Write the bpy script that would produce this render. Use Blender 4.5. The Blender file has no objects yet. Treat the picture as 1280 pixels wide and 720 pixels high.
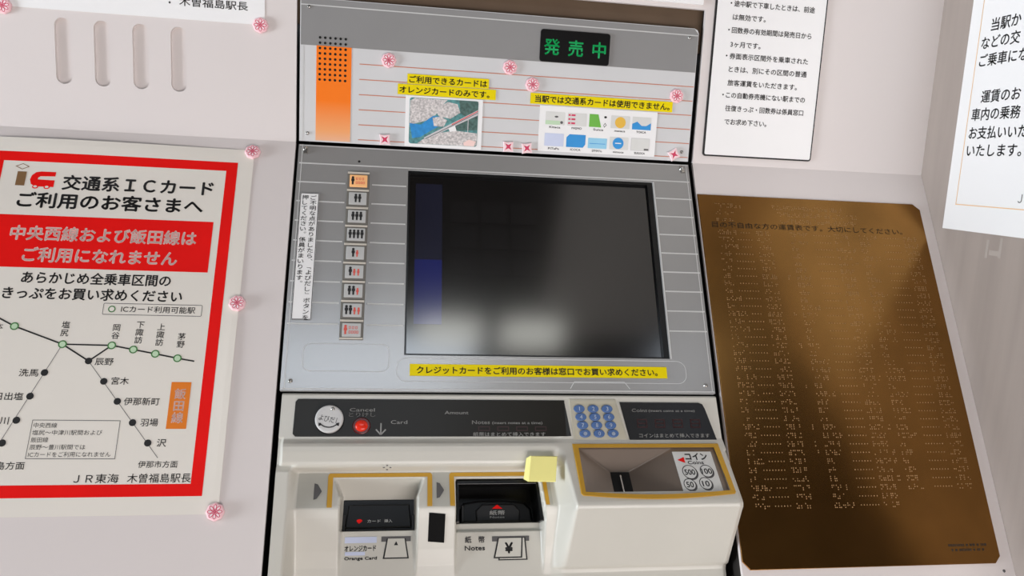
import bpy, math, random
from mathutils import Matrix, Vector
from mathutils.geometry import tessellate_polygon

random.seed(11)
sc = bpy.context.scene
COL = sc.collection
H = 1.30                          # height of the fold line of the wall above the floor (m)
AL = math.radians(29.765)         # lean of the sloped half of the wall from the vertical
SA, CA = math.sin(AL), math.cos(AL)

# ------------------------------------------------------------------ camera
F_PX = 974.214
YAW, PITCH, ROLL = math.radians(8.6897), math.radians(9.0349), math.radians(-2.9641)
cam_d = bpy.data.cameras.new('camera')
cam_d.sensor_width = 36.0
cam_d.lens = F_PX * 36.0 / 1280.0
cam_d.clip_start = 0.02
cam = bpy.data.objects.new('camera', cam_d)
COL.objects.link(cam)
_f = Vector((math.sin(YAW) * math.cos(PITCH), math.cos(YAW) * math.cos(PITCH), -math.sin(PITCH)))
_r = Vector((math.cos(YAW), -math.sin(YAW), 0))
_d = _f.cross(_r)
_r2 = math.cos(ROLL) * _r + math.sin(ROLL) * _d
_d2 = -math.sin(ROLL) * _r + math.cos(ROLL) * _d
cm = Matrix.Identity(4)
for i in range(3):
    cm[i][0], cm[i][1], cm[i][2] = _r2[i], -_d2[i], -_f[i]
cm[0][3], cm[1][3], cm[2][3] = -0.08868, -0.98513, H - 0.01303
cam.matrix_world = cm
sc.camera = cam

# ------------------------------------------------------------------ world, lights, exposure
sc.view_settings.view_transform = 'Standard'
sc.view_settings.look = 'None'
sc.view_settings.gamma = 1.0
sc.view_settings.use_curve_mapping = False
sc.view_settings.exposure = 0.0
world = bpy.data.worlds.new('world')
sc.world = world
world.use_nodes = True
bg = world.node_tree.nodes['Background']
bg.inputs[0].default_value = (0.86, 0.92, 1.0, 1)
bg.inputs[1].default_value = 0.25


def area(name, loc, target, sx, sy, power, color):
    l = bpy.data.lights.new(name, 'AREA')
    l.shape = 'RECTANGLE'
    l.size, l.size_y, l.energy, l.color = sx, sy, power, color
    o = bpy.data.objects.new(name, l)
    COL.objects.link(o)
    o.location = loc
    o.rotation_euler = (Vector(target) - Vector(loc)).to_track_quat('-Z', 'Y').to_euler()
    return o


area('entrance_daylight', (0.70, -2.78, 0.41), (0.4, 0, 0.7), 1.9, 0.7, 42, (1.0, 0.925, 0.905))
area('side_window_daylight', (-3.1, -0.85, 0.72), (0.6, -0.2, 1.2), 0.8, 1.2, 102, (0.86, 0.93, 1.0))
area('panel_corner_fill', (1.12, -1.82, 2.66), (1.12, -1.82, 0), 0.26, 0.46, 0.95, (0.80, 0.89, 1.0))  # unseen light, added to lift the control panel's lower right corner
area('skylight_daylight', (-0.27, -1.82, 2.66), (-0.27, -1.82, 0), 1.0, 0.46, 10, (0.80, 0.89, 1.0))


# ------------------------------------------------------------------ materials
def lin(c):
    return tuple(((v / 255.0) / 12.92 if v / 255.0 <= 0.04045 else ((v / 255.0 + 0.055) / 1.055) ** 2.4) for v in c)


def mat(name, rgb, rough=0.5, metal=0.0, ior=1.45, coat=0.0, coat_rough=0.1, vary=0.05, scale=18.0, emit=0.0, bump=0.0, stretch=None):
    m = bpy.data.materials.new(name)
    m.use_nodes = True
    nt = m.node_tree
    b = nt.nodes['Principled BSDF']
    c = lin(rgb)
    b.inputs['Roughness'].default_value = rough
    b.inputs['Metallic'].default_value = metal
    b.inputs['IOR'].default_value = ior
    b.inputs['Coat Weight'].default_value = coat
    b.inputs['Coat Roughness'].default_value = coat_rough
    tc = nt.nodes.new('ShaderNodeTexCoord')
    mp = nt.nodes.new('ShaderNodeMapping')
    nt.links.new(tc.outputs['Object'], mp.inputs[0])
    if stretch:
        mp.inputs['Scale'].default_value = stretch
    nz = nt.nodes.new('ShaderNodeTexNoise')
    nz.inputs['Scale'].default_value = scale
    nz.inputs['Detail'].default_value = 4
    nt.links.new(mp.outputs[0], nz.inputs['Vector'])
    rp = nt.nodes.new('ShaderNodeValToRGB')
    rp.color_ramp.elements[0].position, rp.color_ramp.elements[1].position = 0.3, 0.7
    rp.color_ramp.elements[0].color = tuple(v * (1 - vary) for v in c) + (1,)
    rp.color_ramp.elements[1].color = tuple(min(1, v * (1 + vary)) for v in c) + (1,)
    nt.links.new(nz.outputs[0], rp.inputs[0])
    nt.links.new(rp.outputs[0], b.inputs['Base Color'])
    if emit:
        b.inputs['Emission Color'].default_value = c + (1,)
        b.inputs['Emission Strength'].default_value = emit
    if bump:
        bn = nt.nodes.new('ShaderNodeBump')
        bn.inputs['Strength'].default_value = bump
        bn.inputs['Distance'].default_value = 0.001
        nt.links.new(nz.outputs[0], bn.inputs['Height'])
        nt.links.new(bn.outputs[0], b.inputs['Normal'])
    return m


M = {}
M['wall'] = mat('painted_steel_wall', (225, 217, 214), 0.42, vary=0.015, scale=3, ior=1.4)
M['cheek'] = mat('brushed_steel_cheek', (172, 160, 152), 0.3, metal=0.08, vary=0.06, scale=6, stretch=(9, 9, 0.6), bump=0.05)
M['cavity'] = mat('brown_cavity', (98, 79, 61), 0.7, vary=0.1)
M['rubber'] = mat('dark_gap_seal', (38, 34, 31), 0.6)
M['plate'] = mat('silver_faceplate', (146, 145, 143), 0.27, ior=1.8, coat=0.8, coat_rough=0.2, vary=0.02, scale=5)
M['plate_edge'] = mat('pale_faceplate_edge', (205, 206, 206), 0.4)
M['band_grey'] = mat('grey_header_print', (142, 141, 140), 0.4, vary=0.02)
M['panel_pale'] = mat('pale_header_print', (213, 213, 213), 0.38, vary=0.02)
M['rib'] = mat('white_rib_line', (205, 205, 203), 0.4)
M['rust_line'] = mat('rust_line_print', (203, 128, 100), 0.5)
M['black'] = mat('black_plastic', (9, 9, 10), 0.3, vary=0.1)
M['matte_black'] = mat('matte_black_window', (12, 12, 12), 0.65, ior=1.2)
M['keypad_panel'] = mat('beige_keypad_panel', (194, 188, 168), 0.45)
M['hole'] = mat('dark_perforation', (14, 13, 13), 0.8)
M['housing'] = mat('cream_moulded_plastic', (207, 204, 194), 0.36, vary=0.025, scale=9, coat=0.25, coat_rough=0.25)
M['slotband'] = mat('grey_slot_band', (183, 181, 171), 0.5)
M['strip'] = mat('charcoal_display_strip', (37, 35, 31), 0.28, ior=1.22, vary=0.08)
M['strip_dark'] = mat('dark_smoked_strip', (20, 18, 19), 0.25, vary=0.08)
M['white_ink'] = mat('white_print', (196, 196, 192), 0.5)
M['grey_ink'] = mat('grey_print', (150, 149, 145), 0.5)
M['ink'] = mat('black_print', (34, 33, 33), 0.55)
M['ink_grey'] = mat('soft_grey_print', (92, 90, 90), 0.55)
M['dimred'] = mat('unlit_red_segments', (52, 24, 25), 0.4)
M['paper'] = mat('matte_white_paper', (246, 245, 244), 0.6, vary=0.015, scale=5)
M['poster_paper'] = mat('cream_poster_paper', (234, 228, 218), 0.6, vary=0.02, scale=4)
M['poster_red'] = mat('red_print', (238, 18, 14), 0.5, ior=1.25)
M['poster_pink'] = mat('pale_pink_print', (247, 214, 206), 0.5)
M['green_ring'] = mat('green_print', (70, 128, 66), 0.5)
M['green_pale'] = mat('pale_green_print', (196, 222, 188), 0.5)
M['orange'] = mat('orange_print', (232, 126, 24), 0.5)
M['frame_line'] = mat('orange_border_print', (240, 196, 140), 0.5)
M['brown_logo'] = mat('brown_print', (132, 98, 62), 0.5)
M['yellow_tape'] = mat('yellow_label_tape', (238, 216, 0), 0.45, ior=1.25, vary=0.03)
M['yellow_frame'] = mat('mustard_trim', (200, 152, 44), 0.4, vary=0.06)
M['pad'] = mat('pale_yellow_sponge', (246, 238, 150), 0.7, vary=0.03)
M['pin_pink'] = mat('pink_plastic', (255, 206, 212), 0.32, vary=0.03)
M['pin_white'] = mat('white_plastic_petals', (255, 232, 234), 0.35)
M['pin_red'] = mat('crimson_petal_outline', (214, 58, 96), 0.4)
M['chrome'] = mat('steel_screw', (190, 188, 184), 0.25, metal=1.0)
M['red_button'] = mat('red_button_plastic', (232, 50, 30), 0.25, vary=0.04)
M['red_rim'] = mat('dark_red_rim', (90, 18, 14), 0.3)
M['knob'] = mat('pale_grey_knob', (206, 205, 203), 0.4)
M['key_blue'] = mat('blue_key', (74, 106, 158), 0.3)
M['key_ink'] = mat('pale_key_digit', (214, 224, 240), 0.4)
M['tray'] = mat('taupe_tray', (136, 123, 112), 0.3, metal=0.4, vary=0.04)
M['btn_frame'] = mat('grey_button_frame', (116, 113, 106), 0.45)
M['btn_face'] = mat('pale_button_face', (192, 192, 190), 0.4)
M['btn_lip'] = mat('cream_button_lip', (205, 198, 186), 0.45)
M['btn_orange'] = mat('lit_orange_button_face', (255, 190, 128), 0.45, emit=0.12)
M['red_ink'] = mat('red_figure_print', (222, 92, 78), 0.5)
M['led'] = mat('green_dot_display', (16, 150, 84), 0.5, emit=0.5)
M['ui_blue'] = mat('dim_blue_screen_area', (14, 20, 74), 0.13, ior=1.8, emit=0.5)
M['ui_navy'] = mat('dim_navy_screen_area', (20, 22, 38), 0.13, ior=1.8, emit=0.25)
M['ui_grey'] = mat('dim_screen_cells', (14, 14, 15), 0.13, ior=1.8, emit=0.12)
M['ceiling_dark'] = mat('dark_ceiling_boards', (58, 50, 44), 0.7)
M['ceiling'] = mat('pale_ceiling', (232, 226, 218), 0.7)
M['room_wall'] = mat('plaster_wall', (74, 66, 58), 0.8)
M['floor'] = mat('grey_terrazzo_floor', (186, 180, 172), 0.5, vary=0.12, scale=60)
M['lamp'] = mat('lit_lamp_cover', (255, 255, 246), 0.5, emit=6)
M['lamp_body'] = mat('lamp_housing', (210, 208, 204), 0.5)
M['film'] = mat('tape_residue', (176, 166, 158), 0.5)
M['teal'] = mat('teal_water_print', (84, 142, 142), 0.5, vary=0.45, scale=200)
M['river'] = mat('blue_river_print', (40, 140, 206), 0.5, vary=0.15, scale=200)
M['rocks'] = mat('speckled_rock_print', (206, 200, 198), 0.5, vary=0.38, scale=420)
M['bridge'] = mat('pale_bridge_print', (206, 204, 206), 0.5)
M['forest'] = mat('dark_green_print', (74, 104, 98), 0.5, vary=0.4, scale=300)
M['sky_blue'] = mat('sky_blue_print', (46, 150, 220), 0.5)
M['pale_blue'] = mat('pale_blue_print', (150, 208, 236), 0.5)
M['lilac'] = mat('pale_lilac_print', (208, 216, 240), 0.5)
M['leaf'] = mat('leaf_green_print', (112, 188, 70), 0.5)
M['sun'] = mat('amber_print', (240, 190, 70), 0.5)
M['pale_grey'] = mat('pale_grey_print', (222, 222, 218), 0.5)
M['frame_dark'] = mat('charcoal_frame', (30, 29, 29), 0.35)


def brass():
    m = mat('worn_brass', (138, 98, 50), 0.23, metal=0.92, vary=0.12, scale=14, bump=0.08)
    return m


M['brass'] = brass()
M['brass_dot'] = mat('worn_brass_dot', (168, 134, 94), 0.32, metal=0.9)
M['brass_ink'] = mat('engraved_black_ink', (46, 34, 20), 0.6)

# the orange block of the header: a printed fade from orange to the pale panel colour
m = bpy.data.materials.new('orange_fade_print')
m.use_nodes = True
nt = m.node_tree
tc = nt.nodes.new('ShaderNodeTexCoord')
sp = nt.nodes.new('ShaderNodeSeparateXYZ')
mr = nt.nodes.new('ShaderNodeMapRange')
rp = nt.nodes.new('ShaderNodeValToRGB')
nt.links.new(tc.outputs['Object'], sp.inputs[0])
nt.links.new(sp.outputs['Y'], mr.inputs[0])
mr.inputs['From Min'].default_value, mr.inputs['From Max'].default_value = -0.082, 0.029
rp.color_ramp.elements[0].color = lin((226, 205, 190)) + (1,)
rp.color_ramp.elements[1].position = 0.62
rp.color_ramp.elements[1].color = lin((255, 124, 0)) + (1,)
e = rp.color_ramp.elements.new(0.3)
e.color = lin((246, 166, 104)) + (1,)
nt.links.new(mr.outputs[0], rp.inputs[0])
nt.links.new(rp.outputs[0], nt.nodes['Principled BSDF'].inputs['Base Color'])
nt.nodes['Principled BSDF'].inputs['Roughness'].default_value = 0.4
M['orange_fade'] = m

# screen glass: nearly black, matte touch layer
M['glass'] = mat('dark_touch_glass', (9, 9, 10), 0.13, ior=1.8, vary=0.04, scale=8)

# ------------------------------------------------------------------ frames of the three planes (local x right, y up, z out)
FU = Matrix(((1, 0, 0, 0), (0, 0, -1, 0), (0, 1, 0, H), (0, 0, 0, 1)))                      # vertical wall
FS = Matrix(((1, 0, 0, 0), (0, SA, -CA, 0), (0, CA, SA, H), (0, 0, 0, 1)))                  # sloped wall, y = -v
FW = Matrix(((0, 0, -1, 0.6188), (-1, 0, 0, 0), (0, 1, 0, H), (0, 0, 0, 1)))               # side cheek
FO = Matrix.Identity(4)
WORLD = {}


def tag(o, label=None, cat=None, group=None, kind=None):
    if label: o['label'] = label
    if cat: o['category'] = cat
    if group: o['group'] = group
    if kind: o['kind'] = kind
    return o


def place(o, W, parent=None):
    COL.objects.link(o)
    WORLD[o.name] = W
    if parent:
        o.parent = parent
        o.matrix_basis = WORLD[parent.name].inverted() @ W
    else:
        o.matrix_basis = W
    return o


def thing(name, label, cat, W, group=None):
    return tag(place(bpy.data.objects.new(name, None), W), label, cat, group)


def rrect(x0, y0, x1, y1, r=0, n=5):
    if r <= 0:
        return [(x0, y0), (x1, y0), (x1, y1), (x0, y1)]
    out = []
    for cx, cy, a0 in ((x1 - r, y0 + r, -90), (x1 - r, y1 - r, 0), (x0 + r, y1 - r, 90), (x0 + r, y0 + r, 180)):
        for k in range(n + 1):
            a = math.radians(a0 + 90 * k / n)
            out.append((cx + r * math.cos(a), cy + r * math.sin(a)))
    return out


def circle(cx, cy, rx, ry=None, n=28):
    ry = ry or rx
    return [(cx + rx * math.cos(2 * math.pi * k / n), cy + ry * math.sin(2 * math.pi * k / n)) for k in range(n)]


def ccw(p):
    return p if sum(a[0] * b[1] - b[0] * a[1] for a, b in zip(p, p[1:] + p[:1])) > 0 else p[::-1]


def offset(p, d):
    """polygon (ccw) moved inwards by d"""
    out = []
    n = len(p)
    for i in range(n):
        a, b, c = Vector(p[i - 1]), Vector(p[i]), Vector(p[(i + 1) % n])
        e1, e2 = (b - a), (c - b)
        e1 = e1.normalized() if e1.length > 1e-9 else e2.normalized()
        e2 = e2.normalized() if e2.length > 1e-9 else e1
        n1, n2 = Vector((-e1.y, e1.x)), Vector((-e2.y, e2.x))
        k = n1 + n2
        q = b + k * (d / max(0.3, 1 + n1.dot(n2)))
        out.append((q.x, q.y))
    return out


GLY = {}


def glyphs(s, bold):
    k = (s, bold)
    if k not in GLY:
        c = bpy.data.curves.new('lettering', 'FONT')
        c.body = s
        c.resolution_u = 3
        o = bpy.data.objects.new('lettering', c)
        COL.objects.link(o)
        me = bpy.data.meshes.new_from_object(o)
        vs = [(v.co.x, v.co.y) for v in me.vertices]
        fs = []
        for p in me.polygons:
            f = tuple(p.vertices)
            fs.append(f if p.normal.z >= 0 else f[::-1])
        GLY[k] = (vs, fs)
        bpy.data.objects.remove(o)
        bpy.data.curves.remove(c)
        bpy.data.meshes.remove(me)
    return GLY[k]


class MB:
    """collects shapes in millimetres, in the axes of a frame; build() links ONE mesh object"""

    def __init__(self):
        self.v, self.f, self.m, self.s, self.mats = [], [], [], [], []

    def mi(self, k):
        if k not in self.mats:
            self.mats.append(k)
        return self.mats.index(k)

    def add(self, vs, fs, k, smooth=False):
        b, i = len(self.v), self.mi(k)
        self.v += [tuple(v) for v in vs]
        for f in fs:
            self.f.append(tuple(b + q for q in f))
            self.m.append(i)
            self.s.append(smooth)

    def flat(self, loops, z, k):
        """flat polygon, further loops are holes"""
        if not isinstance(loops[0][0], (tuple, list)):
            loops = [loops]
        pts = [p for l in loops for p in l]
        tri = tessellate_polygon([[Vector((p[0], p[1], 0)) for p in l] for l in loops])
        fs = []
        for t in tri:
            a, b, c = (pts[q] for q in t)
            s = (b[0] - a[0]) * (c[1] - a[1]) - (c[0] - a[0]) * (b[1] - a[1])
            fs.append(tuple(t) if s > 0 else tuple(t)[::-1])
        self.add([(p[0], p[1], z) for p in pts], fs, k)

    def prism(self, loop, z0, z1, k, bev=0.0, top=None, holes=(), back=True):
        loop = ccw(list(loop))
        n = len(loop)
        rings = [(loop, z0), (loop, z1 - bev)]
        if bev:
            rings += [(offset(loop, bev * 0.35), z1 - bev * 0.3), (offset(loop, bev), z1)]
        for (la, za), (lb, zb) in zip(rings, rings[1:]):
            self.add([(x, y, za) for x, y in la] + [(x, y, zb) for x, y in lb],
                     [(i, (i + 1) % n, n + (i + 1) % n, n + i) for i in range(n)], k)
        for h in holes:
            h = ccw(list(h))
            q = len(h)
            self.add([(x, y, z0) for x, y in h] + [(x, y, z1) for x, y in h],
                     [((i + 1) % q, i, q + i, q + (i + 1) % q) for i in range(q)], k)
        self.flat([rings[-1][0]] + [list(h) for h in holes], z1, top or k)
        if back:
            b = len(self.f)
            self.flat([loop] + [list(h) for h in holes], z0, k)
            for i in range(b, len(self.f)):
                self.f[i] = self.f[i][::-1]

    def box(self, x0, y0, z0, x1, y1, z1, k, bev=0.0, top=None):
        self.prism(rrect(min(x0, x1), min(y0, y1), max(x0, x1), max(y0, y1)), z0, z1, k, bev, top)

    def line(self, x0, y0, x1, y1, t, z, k):
        d = Vector((x1 - x0, y1 - y0)).normalized() * (t / 2)
        n = (-d.y, d.x)
        self.flat([(x0 - n[0], y0 - n[1]), (x1 - n[0], y1 - n[1]), (x1 + n[0], y1 + n[1]), (x0 + n[0], y0 + n[1])], z, k)

    def outline(self, loop, t, z, k):
        loop = ccw(list(loop))
        inn = offset(loop, t)
        n = len(loop)
        self.add([(x, y, z) for x, y in loop] + [(x, y, z) for x, y in inn],
                 [(i, (i + 1) % n, n + (i + 1) % n, n + i) for i in range(n)], k)

    def text(self, s, x, y, size, k, z, w=None, align='l', bold=0.0, rot=0.0):
        """one line; x, y is the left (centre, right) end of its baseline; w squeezes it to a width"""
        vs, fs = glyphs(s, 0.0)
        if not vs:
            return
        x0, x1 = min(v[0] for v in vs), max(v[0] for v in vs)
        sx = (w / (x1 - x0)) if w else size
        sh = {'l': 0.0, 'c': 0.5, 'r': 1.0}[align] * (x1 - x0) * sx
        c, q = math.cos(rot), math.sin(rot)
        d = bold * size                                  # heavier strokes: the same line struck again, shifted a little
        for dx, dy in ((0, 0), (d, 0), (-d, 0), (0, d), (0, -d)) if bold else ((0, 0),):
            out = []
            for vx, vy in vs:
                lx, ly = (vx - x0) * sx - sh + dx, vy * size + dy
                out.append((x + lx * c - ly * q, y + lx * q + ly * c, z))
            self.add(out, fs, k)

    def vtext(self, s, xc, ytop, pitch, size, k, z, bold=0.0, sx=1.0):
        for i, ch in enumerate(s):
            vs, _ = glyphs(ch, 0.0)
            wd = max(v[0] for v in vs) - min(v[0] for v in vs)
            yy = ytop - pitch * i - size * 0.88
            if ch in '、。':
                self.text(ch, xc + size * 0.2, yy + size * 0.6, size, k, z, w=wd * size * sx)
            elif ch in '「」ー':
                self.text(ch, xc + size * 0.38, yy + size * 0.88, size, k, z, rot=-math.pi / 2) if ch == 'ー' else \
                    self.text('﹁' if ch == '「' else '﹂', xc, yy, size, k, z, align='c')
            else:
                self.text(ch, xc, yy, size, k, z, w=wd * size * sx, align='c', bold=bold)

    def sheet(self, x0, y0, x1, y1, z0, z1, k, nx=1, ny=1):
        """a sheet of paper with real thickness, cut fine enough to bend"""
        P = [(x0 + (x1 - x0) * i / nx, y0 + (y1 - y0) * j / ny) for j in range(ny + 1) for i in range(nx + 1)]
        q = [(j * (nx + 1) + i, j * (nx + 1) + i + 1, (j + 1) * (nx + 1) + i + 1, (j + 1) * (nx + 1) + i)
             for j in range(ny) for i in range(nx)]
        self.add([(x, y, z1) for x, y in P], q, k)
        self.add([(x, y, z0) for x, y in P], [f[::-1] for f in q], k)
        edge = [i for i in range(nx + 1)] + [j * (nx + 1) + nx for j in range(1, ny + 1)] + \
               [ny * (nx + 1) + i for i in range(nx - 1, -1, -1)] + [j * (nx + 1) for j in range(ny - 1, 0, -1)]
        n = len(edge)
        self.add([P[e] + (z0,) for e in edge] + [P[e] + (z1,) for e in edge],
                 [(i, (i + 1) % n, n + (i + 1) % n, n + i) for i in range(n)], k)

    def dome(self, cx, cy, z, rx, ry, h, k, n=20, rings=4):
        vs, fs = [], []
        for j in range(rings):
            a = (math.pi / 2) * j / rings
            for i in range(n):
                t = 2 * math.pi * i / n
                vs.append((cx + rx * math.cos(a) * math.cos(t), cy + ry * math.cos(a) * math.sin(t), z + h * math.sin(a)))
        vs.append((cx, cy, z + h))
        for j in range(rings - 1):
            for i in range(n):
                fs.append((j * n + i, j * n + (i + 1) % n, (j + 1) * n + (i + 1) % n, (j + 1) * n + i))
        for i in range(n):
            fs.append(((rings - 1) * n + i, (rings - 1) * n + (i + 1) % n, rings * n))
        self.add(vs, fs, k, True)

    def build(self, name, W=FO, parent=None, deform=None, label=None, cat=None, group=None, kind=None):
        vs = [deform(*v) for v in self.v] if deform else self.v
        lo = [min(v[i] for v in vs) for i in range(3)]
        hi = [max(v[i] for v in vs) for i in range(3)]
        c = ((lo[0] + hi[0]) / 2, (lo[1] + hi[1]) / 2, lo[2])
        me = bpy.data.meshes.new(name)
        me.from_pydata([((v[0] - c[0]) / 1000, (v[1] - c[1]) / 1000, (v[2] - c[2]) / 1000) for v in vs], [], self.f)
        for k in self.mats:
            me.materials.append(M[k])
        me.polygons.foreach_set('material_index', self.m)
        me.polygons.foreach_set('use_smooth', self.s)
        me.update()
        o = bpy.data.objects.new(name, me)
        place(o, W @ Matrix.Translation((c[0] / 1000, c[1] / 1000, c[2] / 1000)), parent)
        return tag(o, label, cat, group, kind)


def structure(mb, name, W=FO):
    return mb.build(name, W, kind='structure')


# ------------------------------------------------------------------ the setting
GL, GR, TOPZ, CR = -211.1, 291.4, 191.5, 618.8
VEND = 640.0                                             # end of the sloped wall, then it drops to the floor
# upper wall: sheet steel with the machine opening and four oblong cut-outs
b = MB()
slots = [rrect(-478 + 41.7 * k, 51.5 - 0.3 * k, -461 + 41.7 * k, 124.5 - 0.3 * k, 8.4, 8) for k in range(4)]
b.prism([(-1700, 0), (GL, 0), (GL, TOPZ), (GR, TOPZ), (GR, 0), (CR, 0), (CR, 900), (-1700, 900)], -5, 0, 'wall', holes=slots)
for s in slots:
    xs = [p[0] for p in s]; ys = [p[1] for p in s]
    b.box(min(xs) - 6, min(ys) - 6, -9, max(xs) + 6, max(ys) + 6, -5, 'wall')
structure(b, 'wall_back', FU)
# sloped wall to the left and to the right of the opening
b = MB()
b.prism([(-1700, 0), (-1700, -VEND), (GL, -VEND), (GL, 0)], -5, 0, 'wall')
b.prism([(GR, 0), (GR, -VEND), (CR, -VEND), (CR, 0)], -5, 0, 'wall')
structure(b, 'wall_slope', FS)
b = MB()                                                 # apron below the slope
yb, zb = -VEND * SA, H * 1000 - VEND * CA
b.box(-1700, yb, 0, CR, yb + 5, zb, 'wall')
structure(b, 'wall_apron')
# the cavity behind the opening: dark side liners and a brown filler over the machine
FX = Matrix(((0, 0, 1, 0), (-1, 0, 0, 0), (0, 1, 0, 0), (0, 0, 0, 1)))                     # local x towards the viewer, y up, z to the right
H1 = H * 1000


def side(d, top):
    """profile of the wall set back by d, in the axes of FX"""
    f = VEND - 20
    p = lambda v, w: (v * SA + w * CA, H1 - v * CA + w * SA)
    return [(-250, 0), (p(f, -d)[0], 0), p(f, -d), (-d, H1 - d * 0.55), (-d, top), (-250, top)]


b = MB()
b.prism(side(9, 1520), GL - 12, GL - 2, 'rubber')
b.prism(side(9, 1520), GR + 2, GR + 12, 'rubber')
structure(b, 'trim_1', FX)
b = MB()
b.box(GL - 2, 14, 1440, GR + 2, 22, 1520, 'cavity')
structure(b, 'trim_2')
# side cheek of polished steel: deeper towards the foot
b = MB()
b.box(CR, -405, 0, CR + 14, 0, 2200, 'cheek')
structure(b, 'wall_cheek')
# the hall behind the camera
b = MB(); b.box(-3200, -2920, -20, 3200, 300, 0, 'floor'); structure(b, 'floor')
b = MB()
b.box(-3200, -1590, 2680, 480, 300, 2700, 'ceiling_dark')
b.box(480, -1590, 2680, 1000, 300, 2700, 'ceiling')
b.box(1000, -1590, 2680, 3200, 300, 2700, 'ceiling_dark')
b.box(-3200, -2920, 2680, 3200, -2050, 2700, 'ceiling_dark')
b.box(-3200, -2050, 2680, -770, -1590, 2700, 'ceiling_dark')
b.box(230, -2050, 2680, 990, -1590, 2700, 'ceiling_dark')
b.box(1250, -2050, 2680, 3200, -1590, 2700, 'ceiling_dark')
structure(b, 'ceiling')
b = MB()
b.prism([(-300, 0), (2920, 0), (2920, 2680), (-300, 2680)], -3220, -3200, 'room_wall', holes=[rrect(450, 120, 1250, 1320)])
structure(b, 'wall_left', FX)
b = MB()
b.prism(rrect(400, 70, 1300, 1370), -3230, -3180, 'lamp_body', holes=[rrect(450, 120, 1250, 1320)])
structure(b, 'window_2', FX)
b = MB(); b.box(3200, -2920, 0, 3220, 300, 2680, 'room_wall'); structure(b, 'wall_right')
b = MB()
b.prism([(-3200, 0), (3200, 0), (3200, 2680), (-3200, 2680)], 0, 20, 'room_wall',
        holes=[rrect(-250, 50, 1650, 770)])
structure(b, 'wall_front', Matrix(((1, 0, 0, 0), (0, 0, -1, -2.9), (0, 1, 0, 0), (0, 0, 0, 1))))
for n_, (x0, x1, z0, z1) in enumerate(((-250, 1650, 50, 770),)):
    b = MB()
    b.prism(rrect(x0 - 50, z0 - 50, x1 + 50, z1 + 50), -30, 30, 'lamp_body', holes=[rrect(x0, z0, x1, z1)])
    b.box((x0 + x1) / 2 - 18, z0, -18, (x0 + x1) / 2 + 18, z1, 18, 'lamp_body')
    structure(b, 'window_%d' % (n_ + 1), Matrix(((1, 0, 0, 0), (0, 0, -1, -2.86), (0, 1, 0, 0), (0, 0, 0, 1))))

# ------------------------------------------------------------------ the ticket machine
TM = thing('ticket_machine', 'grey and cream ticket vending machine with touch screen set into the white wall', 'ticket machine',
           Matrix.Translation((0.039, 0.12, 0.0)))
ML, MR = -207.2, 284.8
b = MB()
b.prism(side(75, 1438), ML + 5, MR - 5, 'rubber')
b.build('body', FX, TM)

# --- header panel
b = MB()
hdr = [(ML, 1.5), (MR, 1.5), (MR, 162), (MR - 2, 166), (MR - 6, 168), (ML + 4, 168), (ML, 164)]
b.prism(hdr, -14, 0, 'plate_edge', top='panel_pale')
b.flat([(ML + 1, 114), (MR - 0.6, 114), (MR - 0.6, 161.5), (MR - 6, 167.4), (ML + 4.5, 167.4), (ML + 1, 164)], 0.15, 'band_grey')
b.line(ML + 1, 160, MR - 1, 159.4, 1.3, 0.3, 'rib')
b.line(ML + 4, 113, ML + 4, 2, 1.2, 0.3, 'rib')
for k in range(6):
    y = 96 - 17.9 * k
    b.line(-137.5, y, MR - 1, y + 0.2, 1.05, 0.3, 'rust_line')
b.build('header_panel', FU, TM)
b = MB()
b.box(-188, 3.2, 0.0, -147, 114.2, 0.5, 'orange_fade')
for i in range(6):
    for j in range(9):
        b.flat(circle(-184 + 5.98 * i, 123.5 - 6.06 * j, 1.55, n=12), 0.65, 'hole')
b.build('speaker_grille', FU, TM, label='orange printed block with rows of small speaker holes')
b = MB()
b.prism(rrect(81.2, 114.2, 169.6, 153, 3.5), 0, 2.2, 'black', 0.6)
for s, x in (('発', 95.9), ('売', 126), ('中', 156)):
    b.text(s, x, 124.6, 20.5, 'led', 2.35, align='c', bold=0.015)
b.build('sale_display', FU, TM, label='black display lit with green characters')


def screw(x, y, W, r=2.3, name='screw'):
    s = MB()
    s.dome(x, y, 0, r, r, r * 0.75, 'chrome', 14, 3)
    s.line(x - r * 0.6, y - r * 0.6, x + r * 0.6, y + r * 0.6, 0.5, r * 0.76, 'ink')
    s.build(name, W, TM)


for x, y in ((-197, 157.6), (-197.6, 11), (273, 156.4), (275, 13.5)):
    screw(x, y, FU)
for x in (-199.3, 275):
    s = MB()
    s.dome(x, -9, 0, 3.2, 4.2, 3.2, 'chrome', 14, 4)
    s.box(x - 1.6, -16, 0, x + 3.4, -9, 2.4, 'chrome', 0.5)
    s.build('latch', FS, TM)

# --- sloped control panel with the screen opening
SX0, SX1, SV0, SV1 = -75.9, 233.9, 31.0, 264.4
b = MB()
b.prism([(ML, -305.3), (MR, -305.3), (MR, -3), (ML, -3)], -8, 0, 'plate_edge', top='plate',
        holes=[rrect(SX0, -SV1, SX1, -SV0)])
b.line(ML + 4.5, -3, ML + 4.5, -304, 0.9, 0.25, 'rib')
b.line(MR - 3.5, -3, MR - 3.5, -304, 0.9, 0.25, 'rib')
b.line(ML + 1, -4.2, MR - 1, -4.2, 1.4, 0.25, 'rib')
b.line(ML + 1, -303.6, MR - 1, -303.6, 1.4, 0.25, 'rib')
for k in range(9):
    v = 28.4 + 25.2 * k
    for x0, x1 in ((ML + 2, -150), (-118.5, SX0 - 2), (SX1 + 2.5, MR - 1.5)) if k else ((ML + 2, MR - 1.5),):
        b.box(x0, -v - 0.75, 0, x1, -v + 0.75, 0.5, 'rib')
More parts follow.
